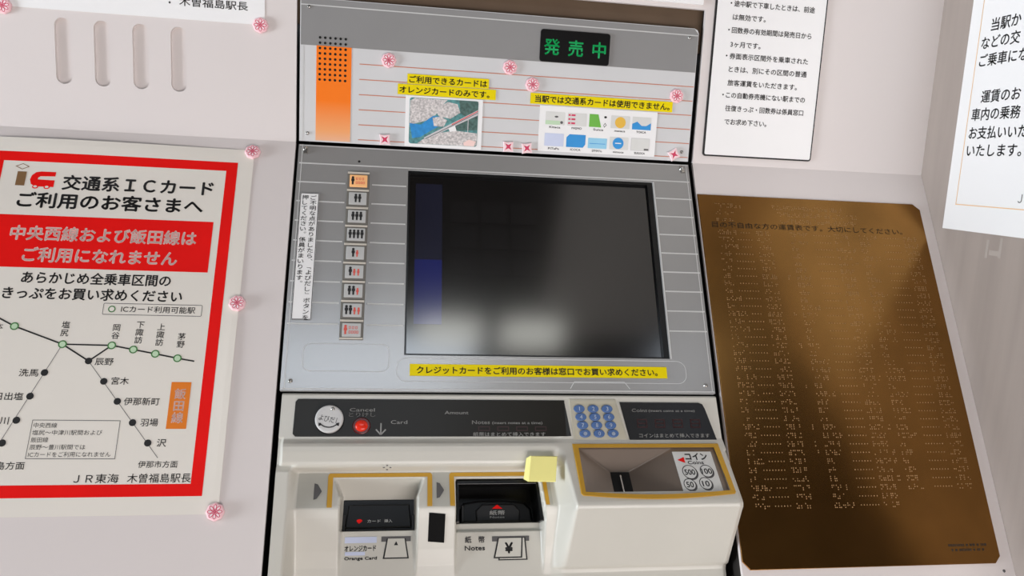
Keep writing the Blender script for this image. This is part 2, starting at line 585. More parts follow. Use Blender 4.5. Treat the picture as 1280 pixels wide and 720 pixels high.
b.line(SX1 + 1.2, -SV0, SX1 + 1.2, -SV1, 1.6, 0.3, 'rib')
b.outline(rrect(-84, -294.5, 252, -267, 11), 0.8, 0.2, 'plate_edge')
b.outline(rrect(-186, -284, -92, -252, 9), 0.8, 0.2, 'plate_edge')
for x0, y0, x1, y1 in ((112, -301, 117, -293), (117, -293, 176, -293), (176, -293, 182, -301)):
    b.line(x0, y0, x1, y1, 0.8, 0.2, 'plate_edge')
b.flat(circle(-135, -22.7, 1.6, n=14), 0.3, 'hole')
b.build('control_panel', FS, TM)
for x, v in ((-196.8, 295), (274, 296)):
    screw(x, -v, FS, 2.6)
b = MB()                                                # black mask and touch glass
b.prism(rrect(SX0 + .2, -SV1 + .2, SX1 - .2, -SV0 - .2), -9, -1.0, 'black', holes=[rrect(SX0 + 2.2, -SV1 + 2.2, SX1 - 7, -SV0 - 4)])
b.build('screen_bezel', FS, TM)
b = MB()
b.box(SX0 + 1, -SV1 + 1, -12, SX1 - 3, -SV0 - 2, -5.5, 'glass')
b.flat(rrect(-66, -226, -34, -146), -5.3, 'ui_blue')
b.flat(rrect(-66, -146, -34, -46), -5.3, 'ui_navy')
for r_ in range(3):
    for c_ in range(3):
        b.flat(rrect(-24 + 37 * c_, -96 - 34 * r_, 9 + 37 * c_, -68 - 34 * r_), -5.3, 'ui_grey')
scr = b.build('touch_screen', FS, TM, label='dark touch screen with a dim blue area at its left edge')

# --- passenger number buttons
def figure(mb, x, y, h, k, z):
    w = h * 0.36
    mb.flat(circle(x, y + h * 0.4, h * 0.15, n=12), z, k)
    mb.flat([(x - w / 2, y + h * 0.2), (x - w * 0.42, y + h * 0.26), (x + w * 0.42, y + h * 0.26), (x + w / 2, y + h * 0.2),
             (x + w / 2, y - h * 0.08), (x + w * 0.3, y - h * 0.08), (x + w * 0.28, y - h / 2), (x - w * 0.28, y - h / 2),
             (x - w * 0.3, y - h * 0.08), (x - w / 2, y - h * 0.08)], z, k)


combos = ['A', 'AA', 'AAA', 'AAAA', 'AC', 'ACC', 'AAC', 'AACC', 'C']
for i in range(9):
    v0 = 38.1 + 23.32 * i
    x0, x1 = -147.8, -121.6
    s = MB()
    s.prism(rrect(x0, -v0 - 22.9, x1, -v0, 0.8), 0, 2.0, 'btn_frame', 0.5)
    s.box(x0 + 0.3, -v0 - 2.6, 1.6, x1 - 0.3, -v0 - 0.3, 3.2, 'btn_lip', 0.4)
    if i == 8:
        s.box(x0 + 0.3, -v0 - 22.9, 1.6, x1 - 0.3, -v0 - 21.2, 3.0, 'btn_lip', 0.4)
    fr = s.build('passenger_button', FS, TM)
    s = MB()
    s.prism(rrect(x0 + 3, -v0 - 20.4, x1 - 2.6, -v0 - 4.6, 0.8), 1.8, 3.4, 'btn_orange' if i == 0 else 'btn_face', 0.5)
    cy = -v0 - 12.5
    ch = combos[i]
    if i in (0, 8):
        kk = 'ink' if i == 0 else 'red_ink'
        figure(s, x0 + 6.6, cy, 10.5, kk, 3.5)
        for r_ in range(2):
            for q_ in range(3 + r_):
                xa = x0 + 10.2 + q_ * (3.6 if r_ == 0 else 2.8)
                s.outline(rrect(xa, cy + 0.9 - 5.2 * r_, xa + 2.2, cy + 4.1 - 5.2 * r_), 0.55, 3.5, 'red_ink')
    else:
        n = len(ch)
        st = 4.5
        for q, t in enumerate(ch):
            figure(s, (x0 + x1) / 2 + 0.2 + (q - (n - 1) / 2) * st, cy - (0 if t == 'A' else 1.2), 10.5 if t == 'A' else 8.0,
                   'ink' if t == 'A' else 'red_ink', 3.5)
    s.build('button_face', FS, fr, label='button face lit orange' if i == 0 else None)

# --- moulded lower housing: one surface given by its relief over the slope plane
def ss(a, b_, x):
    t = max(0.0, min(1.0, (x - a) / (b_ - a)))
    return t * t * (3 - 2 * t)


def interp(pts, x):
    if x <= pts[0][0]:
        return pts[0][1]
    for (xa, ya), (xb, yb_) in zip(pts, pts[1:]):
        if x <= xb:
            return ya + (yb_ - ya) * (x - xa) / (xb - xa)
    return pts[-1][1]


P_MID = [(308, -3), (310, 0), (358, 2.0), (361, 4.5), (363.5, 7.5), (367, 9.0), (372, 8.8), (382, 6.6), (385.5, 5.0), (387.5, 1.0), (389.5, -8), (391.5, -10.5),
         (426, -1.2), (429, -0.6), (432, -1.6), (438, -4.0), (452, -11), (470, -20), (486, -27), (498, -30.5), (520, -32), (640, -32)]
P_BOX = [(308, -3), (310, 0), (358, 2.8), (363, 6.2), (366, 7.6), (429, 40), (432.5, 41), (436, 39.6), (439, 36), (472, 2), (489, -15), (491, -17),
         (493, -24), (497, -26), (640, -26)]
P_RAIL = [(308, -3), (310, 0), (384, 0), (392, 3.5), (640, 3.5)]
P_MID_Y0, P_CH_CARD = None, [(397, -9), (417, -46), (449, -46), (449.6, -30), (497, -30.5), (640, -32)]
P_CH_NOTE = [(398.5, -9), (401, -58), (443, -58), (443.6, -31.5), (452.4, -31.5), (452.9, -27.5), (470, -28.5), (497, -30.5), (640, -32)]


def relief(u, v):
    mid = interp(P_MID, v)
    w = mid
    if u < -178:                                        # left rail
        rail = interp(P_RAIL, v)
        if v > 384:
            w = rail + (mid - rail) * ss(-191.5, -182.5, u)
        elif v > 356:
            w = rail + (mid - rail) * ss(-202, -198.5, u)
    if u > 80:                                          # coin box on the right
        lo = interp([(390, 88), (432, 92), (500, 84)], v)
        hi = interp([(390, 100), (432, 104), (500, 101)], v)
        w = mid + (interp(P_BOX, v) - mid) * ss(lo, hi, u)
        if u > 280 and v > 372:
            w -= 3.0 * ss(280.5, 284.8, u)
    # card channel
    a0 = interp([(397, -145.5), (417, -137.6), (640, -137.6)], v)
    a1 = interp([(397, -51.8), (417, -59.3), (640, -59.3)], v)
    if 396.5 < v and a0 - 1.2 < u < a1 + 1.2:
        t = min(ss(a0 - 1.2, a0 + 1.2, u), 1 - ss(a1 - 1.2, a1 + 1.2, u))
        w += (min(w, interp(P_CH_CARD, v)) - w) * t
    # note channel
    a0 = interp([(398, -16.6), (640, -16.4)], v)
    a1 = interp([(398, 69.5), (405, 73), (440, 77.5), (640, 79)], v)
    if 398 < v and a0 - 1.2 < u < a1 + 1.2:
        t = min(ss(a0 - 1.2, a0 + 1.2, u), 1 - ss(a1 - 1.2, a1 + 1.2, u))
        w += (min(w, interp(P_CH_NOTE, v)) - w) * t
    return w


def in_tray(u, v):
    return 114.2 < u < 272.8 and 368.6 < v < 419.5


us = sorted(set([round(-204.3 + 1.3 * i, 3) for i in range(int(489 / 1.3) + 1)] + [284.8, -202.5, -198.5]))
vs_ = sorted(set([308 + 1.0 * i for i in range(195)] + [503 + 6 * i for i in range(1, 22)]))
b = MB()
nu = len(us)
verts = [(u, -v, relief(u, v)) for v in vs_ for u in us]
faces = []
for j in range(len(vs_) - 1):
    for i in range(nu - 1):
        if in_tray((us[i] + us[i + 1]) / 2, (vs_[j] + vs_[j + 1]) / 2):
            continue
        q = j * nu + i
        faces.append((q + nu, q + nu + 1, q + 1, q))
b.add(verts, faces, 'housing', True)
# the outer skirt folds back into the wall opening
for edge, s in (([(us[0], v) for v in vs_], 1), ([(us[-1], v) for v in vs_], -1)):
    n = len(edge)
    b.add([(u, -v, relief(u, v)) for u, v in edge] + [(u, -v, -70) for u, v in edge],
          [((i, n + i, n + i + 1, i + 1) if s < 0 else (i + 1, n + i + 1, n + i, i)) for i in range(n - 1)], 'housing')
b.add([(u, -308, relief(u, 308)) for u in us] + [(u, -308, -40) for u in us],
      [(i, i + 1, nu + i + 1, nu + i) for i in range(nu - 1)], 'housing')
b.build('lower_housing', FS, TM)


def drape(mb, loop, k, eps, step=2.0):
    """a thin printed or inlaid patch that follows the housing: rectangle or convex polygon in u, v"""
    u0, u1 = min(p[0] for p in loop), max(p[0] for p in loop)
    v0, v1 = min(p[1] for p in loop), max(p[1] for p in loop)

    def span(v):
        xs = []
        for (xa, ya), (xb, yb_) in zip(loop, loop[1:] + loop[:1]):
            if ya != yb_ and min(ya, yb_) - 1e-6 <= v <= max(ya, yb_) + 1e-6:
                xs.append(xa + (xb - xa) * (v - ya) / (yb_ - ya))
        return (min(xs), max(xs)) if xs else (u0, u0)
    nv = max(1, int((v1 - v0) / step))
    n_u = max(1, int((u1 - u0) / step))
    vs2 = []
    for j in range(nv + 1):
        v = v0 + (v1 - v0) * j / nv
        a_, c_ = span(min(max(v, v0 + 1e-5), v1 - 1e-5))
        for i in range(n_u + 1):
            u = a_ + (c_ - a_) * i / n_u
            vs2.append((u, -v, relief(u, v) + eps))
    mb.add(vs2, [(j * (n_u + 1) + n_u + 1 + i, j * (n_u + 1) + n_u + 2 + i, j * (n_u + 1) + i + 1, j * (n_u + 1) + i)
                 for j in range(nv) for i in range(n_u)], k)


def on_relief(eps):
    return lambda x, y, z: (x, y, relief(x, -y) + eps + z)


# grey band with arrows and the mustard frames round the two mouths
for q in ([(-182, 391.8), (-152, 391.8), (-152, 428), (-182, 428)], [(-42.5, 391.8), (-24.5, 391.8), (-24.5, 428), (-42.5, 428)],
          [(80.8, 391.8), (84.5, 391.8), (86.5, 428), (81.5, 428)]):
    b = MB()
    drape(b, q, 'slotband', 0.35)
    b.build('slot_band', FS, TM)
b = MB()
for x, y in ((-91, -386.4), (-91, -390.6), (-94.4, -388.5), (-87.6, -388.5)):
    b.flat(rrect(x - 1.0, y - 0.5, x + 1.0, y + 0.5), 0.2, 'ink_grey')
b.build('printed_mark', FS, TM, lambda x, y, z: (x, y, relief(x, min(-y, 384)) + 0.4 + z))
for ua in (-165.3, -38.4):
    b = MB()
    drape(b, [(ua, 402.6), (ua + 3, 403.0), (ua + 8, 411), (ua + 3, 419), (ua, 419.6)], 'ink_grey', 0.9, 1.0)
    b.build('arrow_mark', FS, TM)
for u0, u1, fl in ((-152, -43, 0.0), (-24.8, 80.4, 2.4)):
    b = MB()
    drape(b, [(u0 + 2.2, 392.2), (u1 - 2.2, 392.2), (u1 - 0.6, 393.2), (u1, 395.2), (u1, 396.4), (u0, 396.4), (u0, 395.2), (u0 + 0.6, 393.2)], 'yellow_frame', 0.8, 0.7)
    drape(b, [(u0, 396.4), (u0 + 5.2, 396.4), (u0 + 5.8, 427.8), (u0 + 0.6, 427.8)], 'yellow_frame', 0.8, 1.0)
    drape(b, [(u1 - 5.0 + fl * 0.3, 396.4), (u1, 396.4), (u1 + fl, 427.8), (u1 - 5.2 + fl * 1.4, 427.8)], 'yellow_frame', 0.8, 1.0)
    b.build('slot_frame', FS, TM)
b = MB()
drape(b, [(-46.2, 434.2), (-29, 434.4), (-29.4, 464), (-46.6, 463.8)], 'matte_black', 0.7, 1.5)
b.build('sensor_window', FS, TM, label='small black upright sensor window')

# card mouth
b = MB()
b.box(-137.4, -449.2, -60, -59.4, -416.6, -44, 'black', 0.8)
b.prism([(-134, -446), (-63, -446), (-66, -422), (-131, -422)], -44, -40.5, 'black', 1.2)
b.box(-136.5, -449.2, -44, -133.6, -433, -39, 'frame_dark', 0.5)
b.box(-63.4, -449.2, -44, -60.4, -433, -39, 'frame_dark', 0.5)
b.flat(circle(-119, -438.5, 3.0, 1.6, n=14), -40.3, 'poster_red')
b.flat([(-121.5, -439.6), (-117, -440), (-119.5, -441.6)], -40.3, 'poster_red')
b.text('カード', -110.5, -440.5, 3.8, 'white_ink', -40.3, w=14)
b.text('挿入', -92.5, -440.5, 3.8, 'white_ink', -40.3, w=8.5)
b.build('card_slot', FS, TM, label='black card slot with a small red mark')
# note mouth
b = MB()
b.box(-16.2, -443.4, -62, 78, -400.2, -57, 'black')
b.box(-16.4, -443.4, -57, -13.4, -400.4, -14, 'black', 0.6)
b.prism([(74.6, -443.4), (78, -443.4), (73.5, -400.4), (70.1, -400.4)], -57, -14, 'black', 0.6)
b.box(-16, -404.5, -57, 71, -400.6, -12, 'black', 0.6)
b.prism([(-10, -442.6), (72, -442.6), (70, -428), (62, -421), (38, -418.5), (12, -418.5), (-6, -421), (-10, -428)], -57, -45, 'black', 2.5)
b.prism([(8, -441.5), (56, -441.5), (57, -430), (50, -423), (14, -423), (7, -430)], -45, -41.5, 'frame_dark', 1.5)
b.box(-9, -441, -45, -6.5, -424, -38, 'frame_dark', 0.5)
b.flat([(25, -428), (31, -423.6), (37, -428)], -41.2, 'poster_red')
b.text('紙幣', 31, -434.2, 5.2, 'white_ink', -41.2, align='c', w=17, bold=0.02)
b.text('Notes', 31, -438, 3.0, 'white_ink', -41.2, align='c', w=16)
b.build('note_slot', FS, TM, label='wide black banknote slot with a red and white mark')
# prints on the plates below the mouths
b = MB()
b.flat(rrect(-133, -461.9, -99.8, -455.7, 0), 0.25, 'lilac')
b.text('オレンジカード', -132.8, -469.7, 6.6, 'ink', 0.3, w=32.5, bold=0.02)
b.flat(rrect(-132.3, -474.2, -111.6, -470.6, 0), 0.25, 'lilac')
b.text('Orange Card', -132.6, -478.6, 4.2, 'ink', 0.3, w=33.5, bold=0.03)
b.box(-95, -461, 0, -64, -455.9, 0.3, 'ink_grey')
b.flat([(-93, -478.3), (-65.6, -478.3), (-69.4, -457.8), (-89.4, -457.8)], 0.4, 'ink')
b.flat([(-91.2, -477), (-67.4, -477), (-70.8, -458), (-88, -458)], 0.5, 'housing')
b.flat([(-81.6, -464.8), (-77.2, -464.8), (-79.4, -460.6)], 0.6, 'ink')
b.build('card_label', FS, TM, on_relief(0.2), label='printed plate under the card slot')
b = MB()
b.text('紙', -6.2, -463.6, 7.2, 'ink_grey', 0.3, bold=0.02)
b.text('幣', 8.6, -463.6, 7.2, 'ink_grey', 0.3, bold=0.02)
b.text('Notes', -6.4, -471.8, 6.6, 'ink', 0.3, w=21.5, bold=0.02)
b.box(23, -463.2, 0, 63.6, -458, 0.3, 'ink_grey')
b.flat([(29.5, -482.6), (61.5, -482.6), (59.5, -459.2), (33, -459.2)], 0.4, 'ink')
b.flat([(31, -481.4), (59.8, -481.4), (58, -460), (34, -460)], 0.5, 'housing')
b.flat([(24.4, -480.4), (55.6, -480.4), (56.6, -459.2), (29.2, -459.2)], 0.55, 'ink')
b.flat([(26.4, -479), (54, -479), (55, -460), (30.6, -460)], 0.6, 'housing')
b.text('¥', 41.2, -475.2, 14.5, 'ink', 0.7, align='c', bold=0.04)
b.build('note_label', FS, TM, on_relief(0.2), label='printed plate with a banknote sign under the note slot')

# --- charcoal strip with its buttons
def strip_z(eps):
    return lambda x, y, z: (x, y, relief(min(max(x, -180), 78) if x < 105 else max(x, 106), min(-y, 357)) + eps + z)


b = MB()
sl = ccw([(-189.5, -318), (-187, -314.8), (103.3, -314.8), (109.4, -355.2), (-186, -355.6), (-190, -352)])
b.sheet(-186, -355.4, 104, -314.8, 0, 0.6, 'strip', 24, 8)
b.flat([(104, -314.8), (104, -355.4), (109.4, -355.2), (103.6, -314.8)], 0.6, 'strip')
b.flat([(-189.6, -318), (-187, -314.8), (-186, -314.8), (-186, -355.4), (-187.5, -355.4), (-190.2, -352.5)], 0.6, 'strip')
b.text('Cancel', -119.2, -328.4, 5.2, 'grey_ink', 0.8, align='c', w=26.5)
b.text('とりけし', -119.2, -333.8, 5.4, 'grey_ink', 0.8, align='c', w=28, bold=0.01)
b.text('Card', -79.6, -341.8, 5.6, 'grey_ink', 0.8, align='c', w=17.5)
b.text('Amount', -17.5, -331, 5.2, 'grey_ink', 0.8, align='c', w=26)
b.text('Notes', -0.6, -341.8, 5.6, 'grey_ink', 0.8, w=19.5, bold=0.02)
b.text('(insert notes at a time)', 21.5, -341.8, 4.2, 'grey_ink', 0.8, w=56)
b.text('紙幣はまとめて挿入できます', 0.4, -355.0, 5.0, 'grey_ink', 0.8, w=80)
b.line(-98.8, -341, -98.8, -353, 1.5, 0.8, 'grey_ink')
b.line(-98.6, -353.4, -93.6, -347.8, 1.5, 0.8, 'grey_ink')
b.line(-99.0, -353.4, -104, -347.8, 1.5, 0.8, 'grey_ink')
for k in range(4):
    x = 6 + 21 * k
    b.outline(rrect(x, -349.4, x + 13, -344.4), 1.0, 0.75, 'dimred')
b.build('display_strip', FS, TM, strip_z(0.3), label='charcoal strip with grey lettering')
b = MB()
b.prism(circle(-153.2, -337.4, 15.6, n=40), 1.2, 4.2, 'strip_dark', 0.5)
b.prism(circle(-153.2, -337.4, 14.8, n=40), 4.0, 7.6, 'knob', 1.6)
b.dome(-149.8, -326.8, 7.6, 2.1, 2.1, 1.2, 'chrome', 14, 3)
b.text('よびだし', -153.4, -340.6, 7.4, 'ink', 7.8, align='c', w=22, rot=-0.22)
for k in range(9):
    a0, a1 = math.radians(212 + 13 * k), math.radians(212 + 13 * (k + 1))
    b.line(-153.2 + 11 * math.cos(a0), -337 + 9.5 * math.sin(a0), -153.2 + 11 * math.cos(a1), -337 + 9.5 * math.sin(a1), 1.2, 7.8, 'ink')
for s_ in (-1, 1):
    b.flat([(-153.2 + s_ * 10.6, -341.2), (-153.2 + s_ * 7.4, -344.2), (-153.2 + s_ * 10.6, -345.2)][::1 if s_ > 0 else -1], 7.8, 'ink')
b.build('call_button', FS, TM, label='round pale grey call button')
b = MB()
b.prism(circle(-119.4, -344, 9.6, 9.0, n=32), 1.2, 3.6, 'red_rim', 1.0)
b.dome(-119.4, -344, 3.4, 6.9, 6.4, 3.4, 'red_button', 28, 5)
b.build('cancel_button', FS, TM, label='round red cancel button')
# keypad
b = MB()
kp = ccw([(109.4, -313.4), (163.4, -313.4), (175, -361), (112, -361)])
b.prism(kp, -1, 0.6, 'keypad_panel', 0.4)
b.outline(offset(kp, 1.2), 0.7, 0.75, 'slotband')
keypad = b.build('keypad', FS, TM, strip_z(0.5))
for r_ in range(4):
    for c_ in range(3):
        s = MB()
        x = 120.2 + 16.1 * c_ + 1.35 * r_ + 0.7 * (r_ > 2)
        y = -324.6 - 9.35 * r_
        s.prism(circle(x, y, 6.3, 4.5, n=24), 0.2, 2.4, 'key_blue', 0.8)
        t = '123456789*0#'[r_ * 3 + c_]
        if t in '*#':
            t = '●'
        s.text(t, x, y - 2.3, 6.2 if t != '●' else 5.4, 'key_ink', 2.55, align='c', bold=0.02)
        s.build('key', FS, keypad, strip_z(0.8))
b = MB()
cs = ccw([(168, -316.6), (262, -316.8), (266.6, -318.5), (269, -324), (279.2, -362.6), (176.6, -362.6)])
b.prism(cs, -1, 0.8, 'strip_dark', 0.3)
b.text('Coins', 181.4, -327.8, 5.2, 'grey_ink', 1.0, w=18, bold=0.02)
b.text('(insert coins at a time)', 201, -327.6, 3.8, 'grey_ink', 1.0, w=55)
b.text('コインはまとめて挿入できます', 187, -356.8, 5.2, 'grey_ink', 1.0, w=83)
for k in range(4):
    x = 186 + 21 * k
    b.outline(rrect(x, -346, x + 12, -336), 1.5, 0.95, 'dimred')
    b.line(x, -341, x + 12, -341, 1.4, 0.95, 'dimred')
b.build('coin_display', FS, TM, strip_z(0.5), label='smoked black coin display')

# --- coin tray: funnel sunk into the top of the coin box
TILT = (40 - 7.6) / (429 - 366)


def tray_top(v):
    return 7.6 + (v - 366) * TILT


def tray_depth(u, v):
    f = min((u - 115.5) / 36.0, (222 - u) / 50.0, (v - 369.5) / 25.0)
    return 2.6 + 19.0 * max(0.0, min(1.0, f))


b = MB()
tu = [114 + 1.25 * i for i in range(128)]
tv = [368.4 + 1.0 * j for j in range(53)]
b.add([(u, -v, tray_top(v) - tray_depth(u, v)) for v in tv for u in tu],
      [((j + 1) * len(tu) + i, (j + 1) * len(tu) + i + 1, j * len(tu) + i + 1, j * len(tu) + i)
       for j in range(len(tv) - 1) for i in range(len(tu) - 1)], 'tray', True)
n_ = len(tv)
for u, s_ in ((tu[0], 1), (tu[-1], -1)):
    b.add([(u, -v, tray_top(v) - tray_depth(u, v)) for v in tv] + [(u, -v, tray_top(v) + 0.3) for v in tv],
          [((i, i + 1, n_ + i + 1, n_ + i) if s_ < 0 else (n_ + i, n_ + i + 1, i + 1, i)) for i in range(n_ - 1)], 'tray')
for v, s_ in ((tv[0], 1), (tv[-1], -1)):
    b.add([(u, -v, tray_top(v) - tray_depth(u, v)) for u in tu] + [(u, -v, tray_top(v) + 0.3) for u in tu],
          [((i, i + 1, len(tu) + i + 1, len(tu) + i) if s_ < 0 else (len(tu) + i, len(tu) + i + 1, i + 1, i)) for i in range(len(tu) - 1)], 'tray')
tray = b.build('coin_tray', FS, TM, label='taupe funnel of the coin tray')


def on_tray(eps):
    return lambda x, y, z: (x, y, tray_top(-y) - tray_depth(x, -y) + eps + z)


b = MB()
b.sheet(151.5, -420, 172.5, -394.6, -2, 0.4, 'hole', 8, 8)
b.box(160.6, -419.5, 0.4, 162.4, -398, 2.2, 'chrome', 0.3)
b.build('coin_slot', FS, tray, on_tray(0.4), label='black coin slot')
b = MB()
b.sheet(221.5, -419.4, 266.4, -373.8, 0, 0.5, 'pale_grey', 10, 10)
b.flat([(224.6, -383.6), (233, -380.2), (233, -387.2)], 0.7, 'poster_red')
b.text('コイン', 235, -383.2, 9.6, 'ink', 0.7, w=25, bold=0.03)
b.text('Coins', 236, -388.6, 5.6, 'ink', 0.7, w=18, bold=0.02)
for t, x, v, r_ in (('500', 234.8, 397.6, 8.3), ('100', 254.4, 396.6, 7.4), ('50', 230.8, 411.6, 6.9), ('10', 249, 410.6, 7.2)):
    b.flat(circle(x + 1, -v - 1.1, r_, r_ * 0.97, n=28), 0.6, 'ink_grey')
    b.flat(circle(x, -v, r_, r_ * 0.97, n=28), 0.7, 'ink')
    b.flat(circle(x, -v, r_ - 0.8, r_ * 0.97 - 0.8, n=28), 0.8, 'pale_grey')
    b.text(t, x, -v - 3.1, 8.6, 'ink', 0.9, align='c', w=3.9 * len(t), bold=0.02)
b.build('coin_label', FS, tray, on_tray(0.4), label='pale grey label with four coin signs')
b = MB()
outer = [(109, -364.4), (277.2, -364.4), (278.8, -420.6), (277, -422.6)] + \
        [(277 - 166 * k / 12.0, -422.6 - 4.6 * math.sin(math.pi * k / 12.0)) for k in range(1, 12)] + [(111, -422.6), (109, -420.6)]
inner = [(115, -369), (271.4, -369), (273.6, -418.6)] + \
        [(273.6 - 159.6 * k / 10.0, -418.6 - 3.6 * math.sin(math.pi * k / 10.0)) for k in range(1, 10)] + [(114, -418.6)]
b.prism(outer, 0, 2.0, 'yellow_frame', 0.7, holes=[inner])
b.build('tray_frame', FS, TM, lambda x, y, z: (x, y, tray_top(-y) + z - 0.4), label='mustard yellow frame round the coin tray')

# ------------------------------------------------------------------ label tapes, cards and stickers on the machine
def tape(x0, y0, x1, y1, W, text, tw, size, label, z=0.5):
    t = MB()
    t.sheet(x0, y0, x1, y1, z, z + 0.5, 'yellow_tape', 4, 1)
    t.text(text, (x0 + x1) / 2 + (tw[2] if len(tw) > 2 else 0), y0 + tw[1], size, 'ink', z + 0.65, w=tw[0], align='c', bold=0.024)
    t.build('label_tape', W, label=label, cat='label tape', group='yellow label tapes on the machine')


tape(-80, 76.9, 19.8, 88.6, FU, 'ご利用できるカードは', (95, 2.2), 8.8, 'yellow label tape reading about usable cards, the upper of two above the river photo card')
tape(-91.2, 63.8, 29.0, 76.2, FU, 'オレンジカードのみです。', (110, 2.6, -3), 8.8, 'yellow label tape touching the top edge of the river photo card', 0.6)
tape(72.6, 62.6, 257.5, 75.6, FU, '当駅では交通系カードは使用できません。', (175, 3.0, 1), 9.2, 'long yellow label tape above the sheet of ten card logos', 0.6)
tape(-69.3, -288, 228, -274.6, FS, 'クレジットカードをご利用のお客様は窓口でお買い求めください。', (278, 3.2, -2), 9.0, 'long yellow label tape under the dark touch screen', 0.3)

# photo card
b = MB()
b.sheet(-81.3, 2.3, 13.4, 63.2, 0.35, 0.8, 'paper')
x0, y0, x1, y1 = -76.3, 5.6, 8, 61
b.flat(rrect(x0, y0, x1, y1, 3), 0.95, 'teal')
b.flat([(-70, 60.5), (-30, 60.5), (-38, 52), (-44, 42), (-56, 34), (-75.8, 28), (-75.8, 57)], 1.05, 'rocks')
b.flat([(-46, 48), (-30, 58), (-18, 56), (-14, 46), (-26, 38), (-40, 40)], 1.1, 'rocks')
b.flat([(-75.8, 30), (-62, 29), (-48, 40), (-38, 40), (-40, 28), (-50, 22), (-62, 14), (-72, 12)], 1.15, 'river')
b.flat([(-48, 38), (-38, 40), (-30, 36), (-34, 28), (-46, 28)], 1.2, 'rocks')
b.flat([(-16, 60.8), (7.6, 60.8), (7.6, 50), (-8, 42), (-14, 46)], 1.1, 'forest')
b.flat([(-66, 6), (-50, 18), (-20, 24), (7.6, 22), (7.6, 8), (4, 5.8), (-60, 5.8)], 1.2, 'rocks')
b.flat([(-24, 31), (7.6, 47), (7.6, 26), (-18, 24)], 1.15, 'forest')
b.flat([(-58, 13.5), (7.8, 50.5), (7.8, 44), (-56, 11)], 1.3, 'bridge')
b.line(-56, 12, 7.6, 47, 0.8, 1.4, 'ink_grey')
b.line(-24, 31, 7.6, 49, 0.9, 1.4, 'poster_red')
b.flat([(-28, 26), (-20, 30), (-18, 24), (-26, 22)], 1.4, 'paper')
b.line(-4, 22, -4, 40, 0.8, 1.4, 'bridge')
b.flat([(-8, 6), (4, 6), (6.5, 12), (-2, 14), (-9, 10)], 1.45, 'poster_pink')
b.build('photo_card', FU, label='white bordered card with a river and bridge photo on the machine header', cat='card')

# ten card logos
b = MB()
b.sheet(85.3, 5.2, 238.4, 61.3, 0.35, 0.8, 'paper')
names = ['Kitaca', 'PASMO', 'Suica', 'manaca', 'TOICA', 'PiTaPa', 'ICOCA', 'はやかけん', 'nimoca', 'SUGOCA']
for i, nm in enumerate(names):
    cx, cy = 105.6 + 28.2 * (i % 5), 46.4 - 26.6 * (i // 5)
    x0, x1, y0, y1 = cx - 12.4, cx + 12.4, cy - 8, cy + 8
    z = 0.95
    if i == 0:
        b.flat(rrect(x0, y0, x1, y1, 1), z, 'pale_grey'); b.flat(circle(cx + 1.5, cy + 2, 2.4, 1.2), z + .1, 'ink_grey'); b.flat(rrect(x0, y0, x1 - 6, y0 + 5), z + .1, 'green_pale'); b.flat(circle(x1 - 4, y0 + 3.2, 1.8), z + .1, 'ink_grey')
    elif i == 1:
        b.flat(rrect(x0, y0, x1, y1, 1), z, 'pale_grey')
        for q in range(3): b.flat(rrect(x0 + 1, y1 - 4 - 5 * q, x0 + 10, y1 - 1.8 - 5 * q), z + .1, 'pin_red'); b.flat(rrect(x0 + 3.5, y1 - 3.4 - 5 * q, x0 + 5, y1 - 2.4 - 5 * q), z + .2, 'paper')
    elif i == 2:
        b.flat([(x0, y0), (cx + 3.5, y0), (cx - 1, y1), (x0, y1)], z, 'leaf'); b.flat(circle(x1 - 4, y1 - 3, 1.8, 1.4), z, 'ink'); b.outline([(x1 - 5, y0), (x1 - 2, y0 + 3), (x1 - 4, y0 + 6), (x1 - 6, y0 + 3)], .6, z, 'ink')
    elif i == 3:
        b.flat(rrect(x0, y0, x1, y1, 1), z, 'pale_grey'); b.flat(circle(cx, cy - 0.5, 7), z + .1, 'sun')
    elif i == 4:
        b.flat(rrect(x0, y0, x1, y1, 1), z, 'pale_grey'); b.flat([(x0, y0), (x1, y0), (x1, cy + 1), (cx + 6, cy - 3), (cx, cy - 3), (cx - 6, cy + 2), (x0, cy - 1)], z + .1, 'sky_blue')
    elif i == 5:
        b.flat(rrect(x0, y0, x1, y1, 1), z, 'lilac')
    elif i == 6:
        b.flat([(x0, y0), (x1 - 3, y0), (x1, y0 + 4), (x1, y1), (x0 + 4, y1), (x0, y1 - 4)], z, 'sky_blue')
    elif i == 7:
        b.flat(rrect(x0, y0, x1, y1 - 3, 1), z, 'pale_blue'); b.line(x0 + 2, cy - 2, x1 - 2, cy - 2, .7, z + .1, 'sky_blue')
    elif i == 8:
        b.flat(rrect(x0, y0, x1, y1, 1), z, 'pale_grey'); b.flat(circle(cx - 1, cy, 7.2), z + .1, 'sky_blue'); b.flat(rrect(cx - 5, cy - .6, cx + 3, cy + .6), z + .2, 'paper')
    else:
        b.flat(rrect(x0, y0, x1, y1, 1), z, 'pale_grey'); b.outline(rrect(x0, y0, x1, y1, 1), .5, z + .1, 'bridge'); b.flat(rrect(x1 - 7, y0 + 1, x1 - 1, y0 + 3), z + .1, 'ink_grey')
    b.text(nm, cx, y0 - 4.2, 3.6, 'ink', z, align='c', w=min(14, 2.6 * len(nm)), bold=0.02)
b.build('card_logo_sheet', FU, label='white sheet with ten small card logos on the machine header', cat='sheet')

